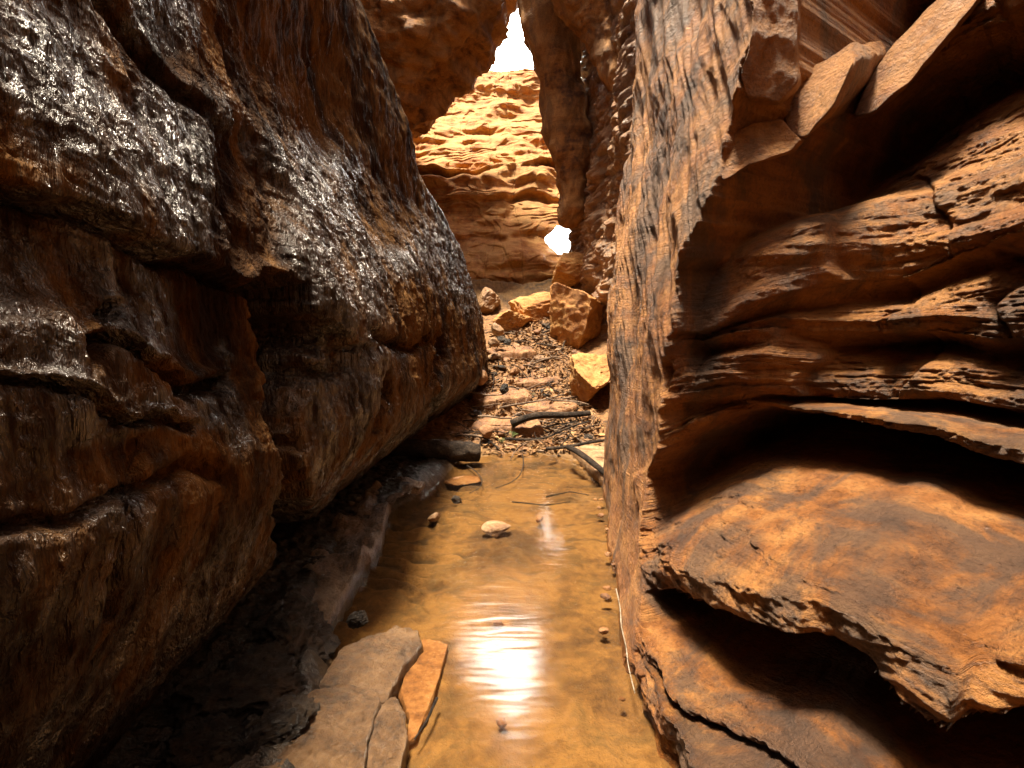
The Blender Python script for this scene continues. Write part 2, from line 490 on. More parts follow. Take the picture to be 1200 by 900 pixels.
    o = link("right_canyon_wall", me, M_right)
    tag(o, "right canyon wall of stacked tilted orange sandstone slabs with black undercuts above the stream", "rock wall", kind="structure")
build_right()

# ------------------------------------------------------------------ LEFT WALL: dark wet bulge leaning over its own foot
def left_base(y):
    return np.interp(y, [-4, -1, 0.5, 1, 2, 2.5, 3.8, 5.6, 7.5, 8.8, 12], [-1.2, -0.95, -0.82, -0.82, -0.86, -0.86, -0.86, -0.72, -0.46, -0.34, -0.3])

def build_left():
    ny, nz1, nz2 = int(1150 * RES), int(720 * RES), int(170 * RES)
    ys = np.concatenate([np.linspace(-4, 0.55, int(70 * RES)), np.exp(np.linspace(math.log(0.55), math.log(9.6), ny))[1:], np.linspace(9.6, 12, 40)[1:]])
    zs = np.concatenate([np.linspace(-0.3, 2.9, nz1), np.linspace(2.9, 8.0, nz2)[1:]])
    Y, Z = np.meshgrid(ys, zs, indexing='ij')
    X = left_base(Y)
    X = X - 0.19 * np.maximum(Z - 1.0, 0) - 0.02 * np.maximum(Z - 3, 0) ** 2 * sst(6, 2, Y)
    big = fbm(Y * 0.55 + 3, Z * 0.6, 1.5, 2)
    X = X + big * 0.06
    # foot undercut
    zl = np.interp(Y, [0.5, 1.5, 2.2, 4, 6], [1.0, 0.98, 0.90, 0.82, 0.85]) + 0.08 * fbm(Y * 1.2, 0.4, 2.2, 3)
    u = np.clip((zl - Z) / 0.85, 0, 1.15)
    X -= np.interp(Y, [0.5, 1.5, 2.4, 4], [0.42, 0.46, 0.66, 0.85]) * (u ** 1.4)
    px, py = project(X, np.maximum(Y, 0.05), Z)
    wob = fbm(Y * 5, Z * 5, 0.7, 4)
    pxw, pyw = px + wob * 10, py + fbm(Y * 5, Z * 5, 9.7, 4) * 10
    vis = Y > 0.4
    # great diagonal crack: the rock above overhangs the rock below it
    CR = [(-60, 190), (0, 214), (60, 240), (130, 272), (200, 300), (260, 318), (330, 362), (385, 405)]
    d, sd = seg_dist(pxw, pyw, CR)
    ds = d * sd
    lo = np.interp(pxw, [-60, 330, 400, 440], [1, 1, 0.5, 0])
    below = sst(-6, 10, -ds) if False else None
    cy = np.interp(pxw, [c[0] for c in CR], [c[1] for c in CR])
    under = sst(-4, 9, pyw - cy) * (1 - sst(20, 190, pyw - cy)) * sst(430, 370, pxw)
    X -= 0.085 * under * vis
    X -= 0.05 * np.exp(-((pyw - cy - 6) / 7) ** 2) * sst(430, 380, pxw) * vis
    # upper ridge and groove
    d, sd = seg_dist(pxw, pyw, [(85, -60), (110, 0), (160, 60), (205, 105), (248, 142), (262, 190)])
    X -= 0.06 * np.exp(-(d / 9) ** 2) * vis
    d2, _ = seg_dist(pxw, pyw, [(100, -40), (135, 5), (180, 62), (222, 105), (262, 150)])
    X += 0.035 * np.exp(-(d2 / 13) ** 2) * vis
    # recessed tongue
    tng = blob(pxw, pyw, 282, 232, 42, 84, -6, 0.3)
    X -= 0.09 * tng * vis
    d, _ = seg_dist(pxw, pyw, [(248, 140), (250, 200), (244, 290)])
    X += 0.03 * np.exp(-(d / 8) ** 2) * vis
    # chimney between the two bulges
    cl = np.interp(pyw, [310, 330, 400, 480, 560, 650, 720], [300, 290, 312, 322, 328, 322, 300])
    cr = np.interp(pyw, [310, 350, 380, 450, 540, 620, 720], [305, 330, 345, 352, 356, 362, 380])
    chim = sst(-7, 5, pxw - cl) * sst(5, -4, pxw - cr) * sst(308, 345, pyw)
    X -= 0.42 * chim * vis
    # bellies where the water sheets down: the face leans back more there and catches the bright sky
    for cx_, cy_, rx_, ry_, z0_, sl in ((375, 265, 85, 190, 2.3, .26), (150, 190, 130, 150, 2.1, .20), (505, 290, 60, 80, 2.5, .10), (90, 350, 150, 110, 1.6, .16)):
        X -= sl * (Z - z0_) * blob(px, py, cx_, cy_, rx_, ry_, -12, 0.75) * vis
    # lower-left broken ledges: cracks with a roof above
    def crack(pts, depth, wdt, shelf=0.0, jit=6):
        nonlocal X
        jx = pxw + fbm(Y * 9, Z * 9, pts[0][0] * 0.1, 4) * jit; jy = pyw + fbm(Y * 9, Z * 9, pts[0][1] * 0.1, 4) * jit
        d, _ = seg_dist(jx, jy, pts)
        X = X - depth * np.exp(-(d / wdt) ** 2) * vis
        if shelf:
            d2, _ = seg_dist(jx, jy, [(a_, b_ - 1.7 * wdt) for a_, b_ in pts])
            X = X + shelf * np.exp(-(d2 / (wdt * 1.2)) ** 2) * vis
    crack([(95, 402), (125, 398), (160, 420), (205, 448), (250, 452), (272, 438)], 0.08, 7, 0.03, 10)
    crack([(100, 420), (112, 385), (120, 360)], 0.05, 8)
    crack([(-30, 445), (40, 452), (90, 470), (150, 492), (215, 500)], 0.05, 6, 0.02, 10)
    crack([(345, 400), (368, 412), (380, 436), (352, 440)], 0.07, 8, 0.02)
    d, sd = seg_dist(pxw, pyw, [(-20, 622), (60, 610), (120, 580), (160, 575), (215, 540), (262, 560)])
    X -= 0.045 * np.exp(-((d) / 8) ** 2) * vis
    d, sd = seg_dist(pxw, pyw, [(130, 720), (150, 600), (155, 520)])
    X -= 0.04 * np.exp(-((d) / 8) ** 2) * vis
    # fissures low on the far bulge
    for pts in ([(512, 395), (508, 450), (500, 500)], [(425, 445), (428, 500)], [(400, 395), (450, 412), (500, 400)]):
        d, sd = seg_dist(pxw, pyw, pts)
        X -= 0.12 * np.exp(-(d / 6) ** 2) * vis
    # dry hollows high on the far bulge
    X -= 0.05 * blob(pxw, pyw, 462, 235, 40, 60, 20, 0.5) * vis
    X -= 0.06 * blob(pxw, pyw, 392, 120, 22, 70, 6, 0.5) * vis
    # far end of the wall, earlier the higher it is
    yend = np.interp(Z, [-0.3, 0.5, 1.7, 2.7, 3.5, 4.95, 7, 8], [8.9, 8.9, 9.0, 8.0, 6.7, 5.2, 4.0, 3.6]) + 0.25 * fbm(Z * 1.1, 3.3, 0.1, 3) + 0.05 * fbm(Z * 6, 1.3, 0.1, 3)
    ov = np.maximum(Y - (yend - 0.5), 0)
    X -= np.minimum(0.55 * ov ** 2, 1.2) + 1.1 * np.maximum(ov - 0.9, 0)
    # flowstone: vertical runnels, ripples
    run = fbm(Y * 9, Z * 1.6, 1.2, 4, 0.55)
    X += run * 0.016
    blk = fbm(Y * 2.4 + 3, Z * 3.6, 0.8, 3)
    X += (np.floor(blk * 4) + sst(0.55, 1.0, blk * 4 - np.floor(blk * 4))) * 0.006
    blk = fbm(Y * 6 + 3, Z * 9, 5.8, 3)
    X += (np.floor(blk * 3) + sst(0.6, 1.0, blk * 3 - np.floor(blk * 3))) * 0.004
    X += fbm(Y * 20, Z * 7, 2.1, 3, 0.6) * 0.008
    X += ridged(Y * 4.5, Z * 1.2, 6.1, 3) * 0.010
    # wet mask, traced, with shade painted in at the foot
    wet = np.zeros_like(X)
    def w(*a, k=1.0):
        nonlocal wet
        wet = np.maximum(wet, k * blob(pxw, pyw, *a))
    w(165, 205, 90, 110, 0, 0.3); w(60, 330, 130, 105, 20, 0.3); w(150, 360, 65, 60, 30, 0.3); w(20, 480, 120, 90, 0, .4)
    w(375, 270, 70, 160, -20, 0.35); w(440, 260, 50, 80, -30, .4); w(500, 265, 60, 75, -40, 0.35); w(540, 320, 30, 60, -30, .4); w(300, 130, 60, 60, 40, .4)
    w(205, 480, 75, 28, 0, 0.4); w(125, 590, 50, 25, -20, 0.4); w(385, 430, 35, 160, 0, 0.4); w(60, 70, 70, 120, 0, .4); w(190, 20, 50, 40, 0, .4); w(270, 470, 14, 60, 0, .4)
    w(80, 650, 130, 160, 0, 0.4, k=0.45)
    wet = np.maximum(wet, 0.8 * sst(1.15, 0.45, Z + 0.25 * fbm(Y * 1.5, Z * 1.5, 7.7, 4)))      # shade at the foot, painted as darker colour through the wet mask
    for a in ((270, 350, 75, 32, 30, .35), (278, 235, 45, 85, -6, .3), (330, 90, 95, 85, 20, .4), (465, 235, 42, 62, 20, .35), (420, 60, 40, 80, 0, .4), (120, 540, 60, 26, 0, .4), (455, 370, 50, 45, 0, .4)):
        wet *= 1 - 0.9 * blob(pxw, pyw, *a)
    wet = np.clip(wet * (1.0 + 0.9 * fbm(Y * 6, Z * 3, 4.2, 4)) , 0, 1)
    wet = np.clip(wet * 1.1 - 0.04, 0, 1)
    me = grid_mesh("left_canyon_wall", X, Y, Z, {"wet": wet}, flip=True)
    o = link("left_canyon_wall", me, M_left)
    tag(o, "left canyon wall of dark wet sandstone with white glints over a black undercut foot", "rock wall", kind="structure")
build_left()

# ------------------------------------------------------------------ generic layered cliff: a height field on a vertical plane
def cliff(name, a, b, z0, z1, nu, nv, fn, mat, label, cat="rock wall", kind="structure", flip=False, hole=None):
    """plane from plan point a to plan point b; fn(U, Z, L) gives the push towards the viewer (left normal)"""
    a, b = np.array(a, float), np.array(b, float)
    L = np.linalg.norm(b - a); t = (b - a) / L; n = np.array([t[1], -t[0]])
    U, Z = np.meshgrid(np.linspace(0, L, int(nu * RES)), np.linspace(z0, z1, int(nv * RES)), indexing='ij')
    D = fn(U, Z, L)
    X = a[0] + t[0] * U + n[0] * D; Y = a[1] + t[1] * U + n[1] * D
    bed = np.stack([U, Z, D], -1)
    me = grid_mesh(name, X, Y, Z, {"bed": bed}, flip=flip, keep=None if hole is None else ~hole(X, Z))
    o = link(name, me, mat)
    return tag(o, label, cat, kind=kind)

def back_fn(U, Z, L):
    zz = Z + 0.30 * fbm(U * 0.30, Z * 0.3, 1.1, 3) - 0.05 * U
    D = -0.06 * (Z - 2.5) - 1.0 * np.maximum(Z - 6.6, 0) + 0.06 * np.maximum(Z - 6.6, 0) ** 2
    # benches: (height, depth, softness, undercut below)
    for h, b, s_, uc in ((3.3, .7, .40, .35), (4.45, .8, .50, .12), (5.2, .3, .15, .25), (6.1, 1.0, .10, .85), (6.95, .12, .1, .12), (7.5, .15, .15, .10), (8.3, .2, .2, .1), (9.3, .2, .3, .05)):
        hh = h + 0.22 * fbm(U * 0.7, h, 2.2, 3)
        D -= b * sst(-s_, s_, zz - hh) - b * 0.5
        D -= uc * np.exp(-((zz - hh + s_ + 0.10) / 0.11) ** 2) * np.clip(0.75 + 1.2 * fbm(U * 0.8, h * 3, 0.4, 2), 0, 1.4)
    D += fbm(U * 0.8, Z * 1.0, 3.3, 3) * 0.40
    D += fbm(U * 0.4, zz * 4.5, 0.4, 3, .5) * 0.03
    D += fbm(U * 2.2, Z * 3.2, 0.4, 5) * 0.025
    bl = fbm(U * 0.5, zz * 1.1, 3.4, 3)
    D += (np.floor(bl * 4) + sst(0.8, 1.0, bl * 4 - np.floor(bl * 4))) * 0.05
    jt = fbm(U * 1.1, Z * 0.16, 5.7, 3)
    D -= 0.03 * np.exp(-(jt / 0.035) ** 2)
    return D
cliff("rear_canyon_wall", (-4.6, 14.4), (1.9, 14.9), 0.5, 11.6, 460, 640, back_fn, M_back, "bright orange layered sandstone wall closing the canyon under the sky slit",
      hole=lambda X, Z: X + 0.10 * fbm(Z * 3, 0.3, 0.4, 3) > 0.92 + 0.9 * np.abs(Z - 3.95) ** 1.3 + 9 * (np.abs(Z - 3.95) > 0.42))

# wall on the right beyond the near slabs, banded and shiny
def band_fn(U, Z, L):
    D = 0.035 * (Z - 2.0)
    zz = Z + 0.15 * fbm(U * 0.6, Z * 0.5, 1.9, 3) + 0.25 * U * 0.3
    D += 0.10 * ridged(U * 0.8, zz * 2.2, 0.5, 4, 0.6)
    D += fbm(U * 0.7, Z * 0.6, 7.3, 4) * 0.25
    D += fbm(U * 4, zz * 8, 7.3, 4) * 0.04
    return D
cliff("banded_canyon_wall", (1.70, 4.6), (1.42, 12.6), -0.3, 9.5, 420, 560, band_fn, M_band, "shiny banded sandstone wall on the right behind the near slabs", flip=False)

# smooth pillar-like fin at the end of that wall, left edge of the sky slit
def lathe_rock(name, path, radii, seg, mat, label, cat, kind=None, seed=0.0, amp=0.12, squash=(1, 1), rough=1.0, stretch=1.0, n_along=None):
    """closed rock body swept along a path with per-point radius, roughened"""
    path = np.array(path, float); radii = np.array(radii, float)
    k = n_along or int(70 * RES)
    tt = np.linspace(0, 1, len(path)); ti = np.linspace(0, 1, k)
    # smooth interpolation
    def cubic(v):
        m = np.gradient(v, tt)
        i = np.clip(np.searchsorted(tt, ti) - 1, 0, len(tt) - 2)
        h = tt[i + 1] - tt[i]; u = (ti - tt[i]) / h
        return (2*u**3-3*u**2+1)*v[i] + (u**3-2*u**2+u)*h*m[i] + (-2*u**3+3*u**2)*v[i+1] + (u**3-u**2)*h*m[i+1]
    P = np.stack([cubic(path[:, j]) for j in range(3)], -1)
    R = np.interp(ti, tt, radii)
    cap = np.minimum(1, np.sqrt(np.clip(1 - (1 - np.minimum(ti, 1 - ti) / 0.12).clip(0) ** 2, 0, 1)) + 0.002)
    R = R * cap
    T = np.gradient(P, axis=0); T /= np.linalg.norm(T, axis=1)[:, None]
    ref = np.array([0, 1, 0]) if abs(T[k // 2] @ np.array([0, 1, 0])) < 0.8 else np.array([1, 0, 0])
    A = np.cross(T, ref); A /= np.linalg.norm(A, axis=1)[:, None]
    Bv = np.cross(T, A)
    th = np.linspace(0, 2 * math.pi, seg + 1)
    ca, sa = np.cos(th) * squash[0], np.sin(th) * squash[1]
    V = P[:, None] + R[:, None, None] * (ca[None, :, None] * A[:, None] + sa[None, :, None] * Bv[:, None])
    N = V - P[:, None]
    ln = np.maximum(np.linalg.norm(N, axis=2, keepdims=True), 1e-5); N = N / ln
    c = V.copy()
    s0 = 1.0 / max(radii.max(), 1e-3) * stretch
    n = fbm(c[..., 0] * s0 * 0.8 + seed, c[..., 1] * s0 * 0.8, c[..., 2] * s0 * 0.8, 4) * amp * radii.max()
    n += rough * fbm(c[..., 0] * s0 * 5 + seed, c[..., 1] * s0 * 5, c[..., 2] * s0 * 9, 4, 0.6) * amp * 0.22 * radii.max()
    n += rough * np.floor(fbm(c[..., 0] * s0 * 2 + seed, c[..., 1] * s0 * 2, c[..., 2] * s0 * 3.5, 2) * 4) / 4 * amp * 0.25 * radii.max()
    n[:, -1] = n[:, 0]
    V = V + N * (n * cap[:, None])[..., None]
    bed = np.stack([c[..., 0] + c[..., 1], c[..., 2], c[..., 1]], -1)
    me = grid_mesh(name, V[..., 0], V[..., 1], V[..., 2], {"bed": bed}, flip=False)
    o = link(name, me, mat)
    return tag(o, label, cat, kind=kind)

p = lambda px, py, y: tuple(on_y(px, py, y))
lathe_rock("rock_fin", [p(645, -140, 11.6), p(640, -10, 11.8), p(655, 90, 12.0), p(668, 180, 12.0), p(672, 225, 11.9), p(664, 268, 11.8)],
           [0.75, 0.60, 0.52, 0.46, 0.40, 0.3], 90, M_over, "smooth dark vertical sandstone fin beside the sky slit", "rock fin", kind="structure", seed=2.2, amp=0.2)
lathe_rock("overhanging_rock", [p(330, -60, 13.8), p(400, 40, 13.4), p(464, 60, 12.9), p(518, 14, 12.6), p(538, -90, 12.6), p(556, -250, 12.6)],
           [2.9, 2.5, 1.9, 1.29, 1.21, 1.6], 160, M_over, "large dark orange rock mass overhanging the canyon at upper left", "overhang", kind="structure", seed=5.0, amp=0.22, n_along=170, rough=1.4)
lathe_rock("overhanging_rock", [p(622, -260, 10.6), p(676, -80, 10.4), p(712, 8, 10.2), p(735, 60, 9.9), p(790, 90, 9.5)],
           [1.0, 0.85, 0.7, 0.6, 0.8], 120, M_over, "dark brown rock roof leaning in from the right at the canyon top", "overhang", kind="structure", seed=9.0, amp=0.22, n_along=110)

# rock mass between the left wall's end and the rear wall, closing the left side
def side_fn(U, Z, L):
    return fbm(U * 0.5, Z * 0.5, 4.3, 4) * 0.5 + fbm(U * 2, Z * 5, 1.3, 3) * 0.08 + 0.05 * Z
cliff("side_canyon_wall", (-4.2, 15.0), (-2.3, 8.2), -0.3, 10.0, 160, 200, side_fn, M_over, "dark orange side wall behind the end of the wet left wall", flip=False)
cliff("sky_block_wall", (3.5, -3.6), (-3.5, -3.9), -0.5, 7.5, 80, 90, side_fn, M_over, "unseen rock wall added behind the viewpoint to block sky light")  # added out of view, keeps sky light from entering behind the camera

# ------------------------------------------------------------------ GROUND: stream bed, banks and the debris slope as one sheet
def ground_z(X, Y, fine=True):
    zc = np.interp(Y, [-4, 0, 5.2, 6.0, 7.2, 8.5, 10, 11.5, 12.5, 14, 16], [-.06, -.08, -.06, .0, .24, .66, 1.38, 2.15, 2.62, 2.7, 2.3])
    slope = sst(5.6, 7.0, Y)
    # left bank: edge of the water follows the traced shore
    shore = np.interp(Y, [-2, 1.0, 1.8, 2.5, 3.2, 4.1, 5.0, 6.0, 7.0], [-.30, -.42, -.62, -.93, -1.02, -.86, -.62, -.55, -.5])
    bank = sst(0.04, -0.16, X - shore)
    z = zc * (1 - bank * (1 - slope)) + (0.09 + 0.02 * np.sin(Y * 3)) * bank * (1 - slope)
    z = z + 0.25 * np.maximum(-X - 1.2, 0) * (1 - slope)
    # banks of the slope rise against the walls
    z = z + slope * (0.22 * np.maximum(X - 0.35, 0) ** 1.2 + 0.15 * np.maximum(-X - 0.5, 0))
    z = z + slope * (0.12 * fbm(X * 1.4, Y * 1.4, 0.3, 4) + 0.09 * np.floor(fbm(X * 0.9, Y * 1.6, 8.8, 4) * 5) / 5)
    z = z + (0.03 * fbm(X * 2.2, Y * 1.6, 5.1, 4))
    bedm = (1 - slope) * (1 - bank)
    z = z + bedm * sst(1.2, 2.0, Y) * 0.018 * np.sin((Y * 1.0 + X * .25) * 40 + 5 * fbm(X * 3, Y * 3, .5, 3)) * sst(-.1, .25, fbm(X * 1.3 + 4, Y * 1.1, 1.5, 2))
    z = z + 0.010 * fbm(X * 9, Y * 9, 2.5, 4) + bank * 0.014 * fbm(X * 14, Y * 20, 1.5, 4)
    return z

def sand_mat():
    t = NT("stream_sand")
    p_ = t.pos()
    n1 = t.noise(p_, 1.6, 6, 0.6, 0.5); n2 = t.noise(p_, 14, 6, 0.7); n3 = t.noise(p_, 90, 3, 0.6)
    f = t.mth('ADD', n1, t.mth('MULTIPLY', t.mth('SUBTRACT', n2, 0.5), 0.55))
    col = t.ramp(f, [(0.32, (0.045, 0.021, 0.007)), (0.45, (0.115, 0.057, 0.016)), (0.57, (0.195, 0.104, 0.031)), (0.70, (0.12, 0.062, 0.019))])
    dk = t.ramp(t.noise(p_, 3.2, 8, 0.72, 1.2), [(0.50, 0.0), (0.66, 1.0)])
    col = t.mix(t.mth('MULTIPLY', dk, 0.7), col, (0.07, 0.045, 0.018))
    col = t.mix(t.mth('MULTIPLY', t.attr('trough'), 0.9), col, (0.05, 0.028, 0.010))  # ripple shading painted into the sand colour
    deb = t.attr("debris")
    dcol = t.ramp(t.noise(t.scale(p_, (1, 3, 3)), 9, 7, 0.75, 1.2), [(0.36, (0.03, 0.015, 0.006)), (0.46, (0.13, 0.06, 0.02)), (0.56, (0.30, 0.15, 0.052)), (0.68, (0.16, 0.08, 0.03))])
    col = t.mix(deb, col, dcol)
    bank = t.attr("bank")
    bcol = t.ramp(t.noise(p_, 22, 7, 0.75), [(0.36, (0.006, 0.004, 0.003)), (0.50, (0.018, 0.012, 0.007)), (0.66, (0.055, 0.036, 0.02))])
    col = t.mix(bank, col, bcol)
    t.put(t.b.inputs["Base Color"], col)
    t.put(t.b.inputs["Roughness"], t.mth('SUBTRACT', 0.8, t.mth('MULTIPLY', bank, 0.5)))
    h = t.mth('ADD', n2, t.mth('MULTIPLY', n3, 0.35))
    t.put(t.b.inputs["Normal"], t.bump(h, 0.03, 0.8))
    return t.m
M_sand = sand_mat()

def build_ground():
    ys = np.concatenate([np.linspace(-4, 0.9, int(50 * RES)), np.exp(np.linspace(math.log(0.9), math.log(16), int(950 * RES)))[1:]])
    xs = np.concatenate([np.linspace(-6, -2.2, 24), np.linspace(-2.2, 1.6, int(420 * RES))[1:], np.linspace(1.6, 6, 26)[1:]])
    Y, X = np.meshgrid(ys, xs, indexing='ij')
    Z = ground_z(X, Y)
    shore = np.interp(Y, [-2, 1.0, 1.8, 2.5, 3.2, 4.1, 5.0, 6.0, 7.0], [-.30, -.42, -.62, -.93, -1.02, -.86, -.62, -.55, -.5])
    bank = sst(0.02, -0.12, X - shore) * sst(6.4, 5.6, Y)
    deb = sst(5.7, 6.6, Y + 0.6 * fbm(X * 2, Y * 2, 0.5, 3)) * sst(11.6, 10.6, Y + .5 * fbm(X * 1, Y * 1, 3.5, 3))
    rp = np.sin((Y * 1.0 + X * .25) * 40 + 5 * fbm(X * 3, Y * 3, .5, 3))
    trough = sst(0.1, 0.9, -rp) * sst(-.1, .25, fbm(X * 1.3 + 4, Y * 1.1, 1.5, 2)) * sst(1.2, 2.0, Y) * sst(5.9, 5.6, Y) * sst(-.2, .3, fbm(X * 6, Y * 8, 2.2, 3))  # painted shade in the ripple troughs, where the steep sun gives little
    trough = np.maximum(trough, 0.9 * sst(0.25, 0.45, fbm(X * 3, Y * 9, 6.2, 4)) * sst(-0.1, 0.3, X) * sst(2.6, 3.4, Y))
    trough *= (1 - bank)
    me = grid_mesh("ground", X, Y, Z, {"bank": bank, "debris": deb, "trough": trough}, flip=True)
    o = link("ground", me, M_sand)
    tag(o, "orange sandy stream bed rising into a slope of flood debris", "ground", kind="structure")
build_ground()

# ------------------------------------------------------------------ WATER
def water_mat():
    t = NT("stream_water")
    out = t.n["Material Output"]
    t.n.remove(t.b)
    p_ = t.pos()
    rip = t.mth('ADD', t.noise(t.scale(p_, (0.9, 4.0, 1)), 4.5, 1.5, 0.4, 0.3), t.mth('MULTIPLY', t.noise(t.scale(p_, (2.2, 6, 1)), 8, 1, 0.5), 0.07))
    nrm = t.bump(rip, 0.0017, 1.0)
    gl = t.node("ShaderNodeBsdfGlossy"); gl.inputs["Roughness"].default_value = 0.13; t.put(gl.inputs["Normal"], nrm)
    tr = t.node("ShaderNodeBsdfTransparent"); tr.inputs[0].default_value = (0.96, 0.88, 0.72, 1)
    fr = t.node("ShaderNodeFresnel"); fr.inputs["IOR"].default_value = 1.55; t.put(fr.inputs["Normal"], nrm)
    mx = t.node("ShaderNodeMixShader")
    t.put(mx.inputs[0], fr.outputs[0]); t.put(mx.inputs[1], tr.outputs[0]); t.put(mx.inputs[2], gl.outputs[0])
    t.put(out.inputs["Surface"], mx.outputs[0])
    return t.m
X, Y = np.meshgrid(np.linspace(-2.4, 2.2, 40), np.linspace(-3.6, 6.3, 80), indexing='ij')
o = link("stream_water", grid_mesh("stream_water", X, Y, np.zeros_like(X), flip=False), water_mat())
tag(o, "shallow clear stream over orange sand with a bright sky reflection", "water", kind="structure")

# ------------------------------------------------------------------ OBJECTS: rocks, slabs, log, sticks, plants
random.seed(11)
def stone_mat(name, a, b, c, rough=0.6, spec=0.5, sc_=1.0, bumpd=0.02):
    t = NT(name)
    p_ = t.pos()
    f = t.mth('ADD', t.noise(p_, 5 * sc_, 6, 0.65, 0.4), t.mth('MULTIPLY', t.mth('SUBTRACT', t.noise(p_, 40 * sc_, 5, 0.7), 0.5), 0.6))
    t.put(t.b.inputs["Base Color"], t.ramp(f, [(0.32, a), (0.5, b), (0.68, c)]))
    t.b.inputs["Roughness"].default_value = rough
    t.b.inputs["Specular IOR Level"].default_value = spec
    h = t.mth('ADD', t.noise(p_, 22 * sc_, 8, 0.72), t.mth('MULTIPLY', t.noise(t.scale(p_, (1, 1, 6)), 18 * sc_, 4, 0.6), 0.5))
    t.put(t.b.inputs["Normal"], t.bump(h, bumpd, 0.9))
    return t.m
M_slab = stone_mat("grey_orange_slab", (0.03, 0.015, 0.006), (0.10, 0.050, 0.018), (0.165, 0.092, 0.040), 0.30, 0.7, 1.0, 0.03)
M_bankrock = stone_mat("grey_bank_rock", (0.07, 0.05, 0.035), (0.26, 0.185, 0.12), (0.46, 0.36, 0.25), 0.30, 0.9, 1.8, 0.045)
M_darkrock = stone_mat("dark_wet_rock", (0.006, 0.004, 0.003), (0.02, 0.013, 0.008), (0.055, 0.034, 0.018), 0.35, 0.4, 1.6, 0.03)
M_stone = stone_mat("orange_stone", (0.08, 0.03, 0.010), (0.21, 0.092, 0.030), (0.31, 0.165, 0.07), 0.6)
M_pale = stone_mat("pale_stone", (0.12, 0.055, 0.02), (0.27, 0.15, 0.068), (0.38, 0.25, 0.14), 0.55)
M_bark = stone_mat("wet_bark", (0.008, 0.005, 0.004), (0.028, 0.018, 0.012), (0.085, 0.058, 0.038), 0.8, 0.25, 1.6, 0.04)
M_stick = stone_mat("dry_stick", (0.05, 0.03, 0.018), (0.14, 0.085, 0.05), (0.30, 0.21, 0.14), 0.6, 0.4, 3)
M_root = stone_mat("pale_root", (0.12, 0.085, 0.05), (0.32, 0.26, 0.19), (0.5, 0.43, 0.34), 0.5, 0.5, 3)
def leaf_mat():
    t = NT("green_leaf")
    t.put(t.b.inputs["Base Color"], t.ramp(t.noise(t.pos(), 30, 3), [(0.35, (0.03, 0.055, 0.012)), (0.65, (0.10, 0.14, 0.035))]))
    t.b.inputs["Roughness"].default_value = 0.45
    return t.m
M_leaf = leaf_mat()

import bmesh
def rock(name, loc, size, mat, label, cat, group=None, seed=0, rot=0.0, cuts=9, sub=5, kind=None, tilt=(0, 0), rough=1.0):
    """angular boulder: a sphere planed by random cuts, then roughened"""
    bm = bmesh.new(); bmesh.ops.create_icosphere(bm, subdivisions=sub, radius=1.0)
    co = np.array([v.co[:] for v in bm.verts]); fc = [[v.index for v in f.verts] for f in bm.faces]; bm.free()
    r = np.random.RandomState(seed)
    for _ in range(cuts):
        n = r.normal(size=3); n[2] *= 0.8; n /= np.linalg.norm(n)
        h = r.uniform(0.5, 0.82)
        d = co @ n - h
        co = co - np.maximum(d, 0)[:, None] * n * 0.93
    nn = co / np.maximum(np.linalg.norm(co, axis=1), 1e-6)[:, None]
    a = fbm(co[:, 0] * 1.6 + seed, co[:, 1] * 1.6, co[:, 2] * 1.6, 4) * 0.10 + fbm(co[:, 0] * 6 + seed, co[:, 1] * 6, co[:, 2] * 8, 3) * 0.035 * rough
    co = (co + nn * a[:, None]) * np.array(size)
    ct, st = math.cos(tilt[0]), math.sin(tilt[0])
    co = np.stack([co[:, 0], co[:, 1] * ct - co[:, 2] * st, co[:, 1] * st + co[:, 2] * ct], -1)
    ct, st = math.cos(tilt[1]), math.sin(tilt[1])
    co = np.stack([co[:, 0] * ct + co[:, 2] * st, co[:, 1], -co[:, 0] * st + co[:, 2] * ct], -1)
    o = link(name, poly_mesh(name, co, fc), mat)
    o.location = loc; o.rotation_euler = (0, 0, rot)
    return tag(o, label, cat, group, kind)

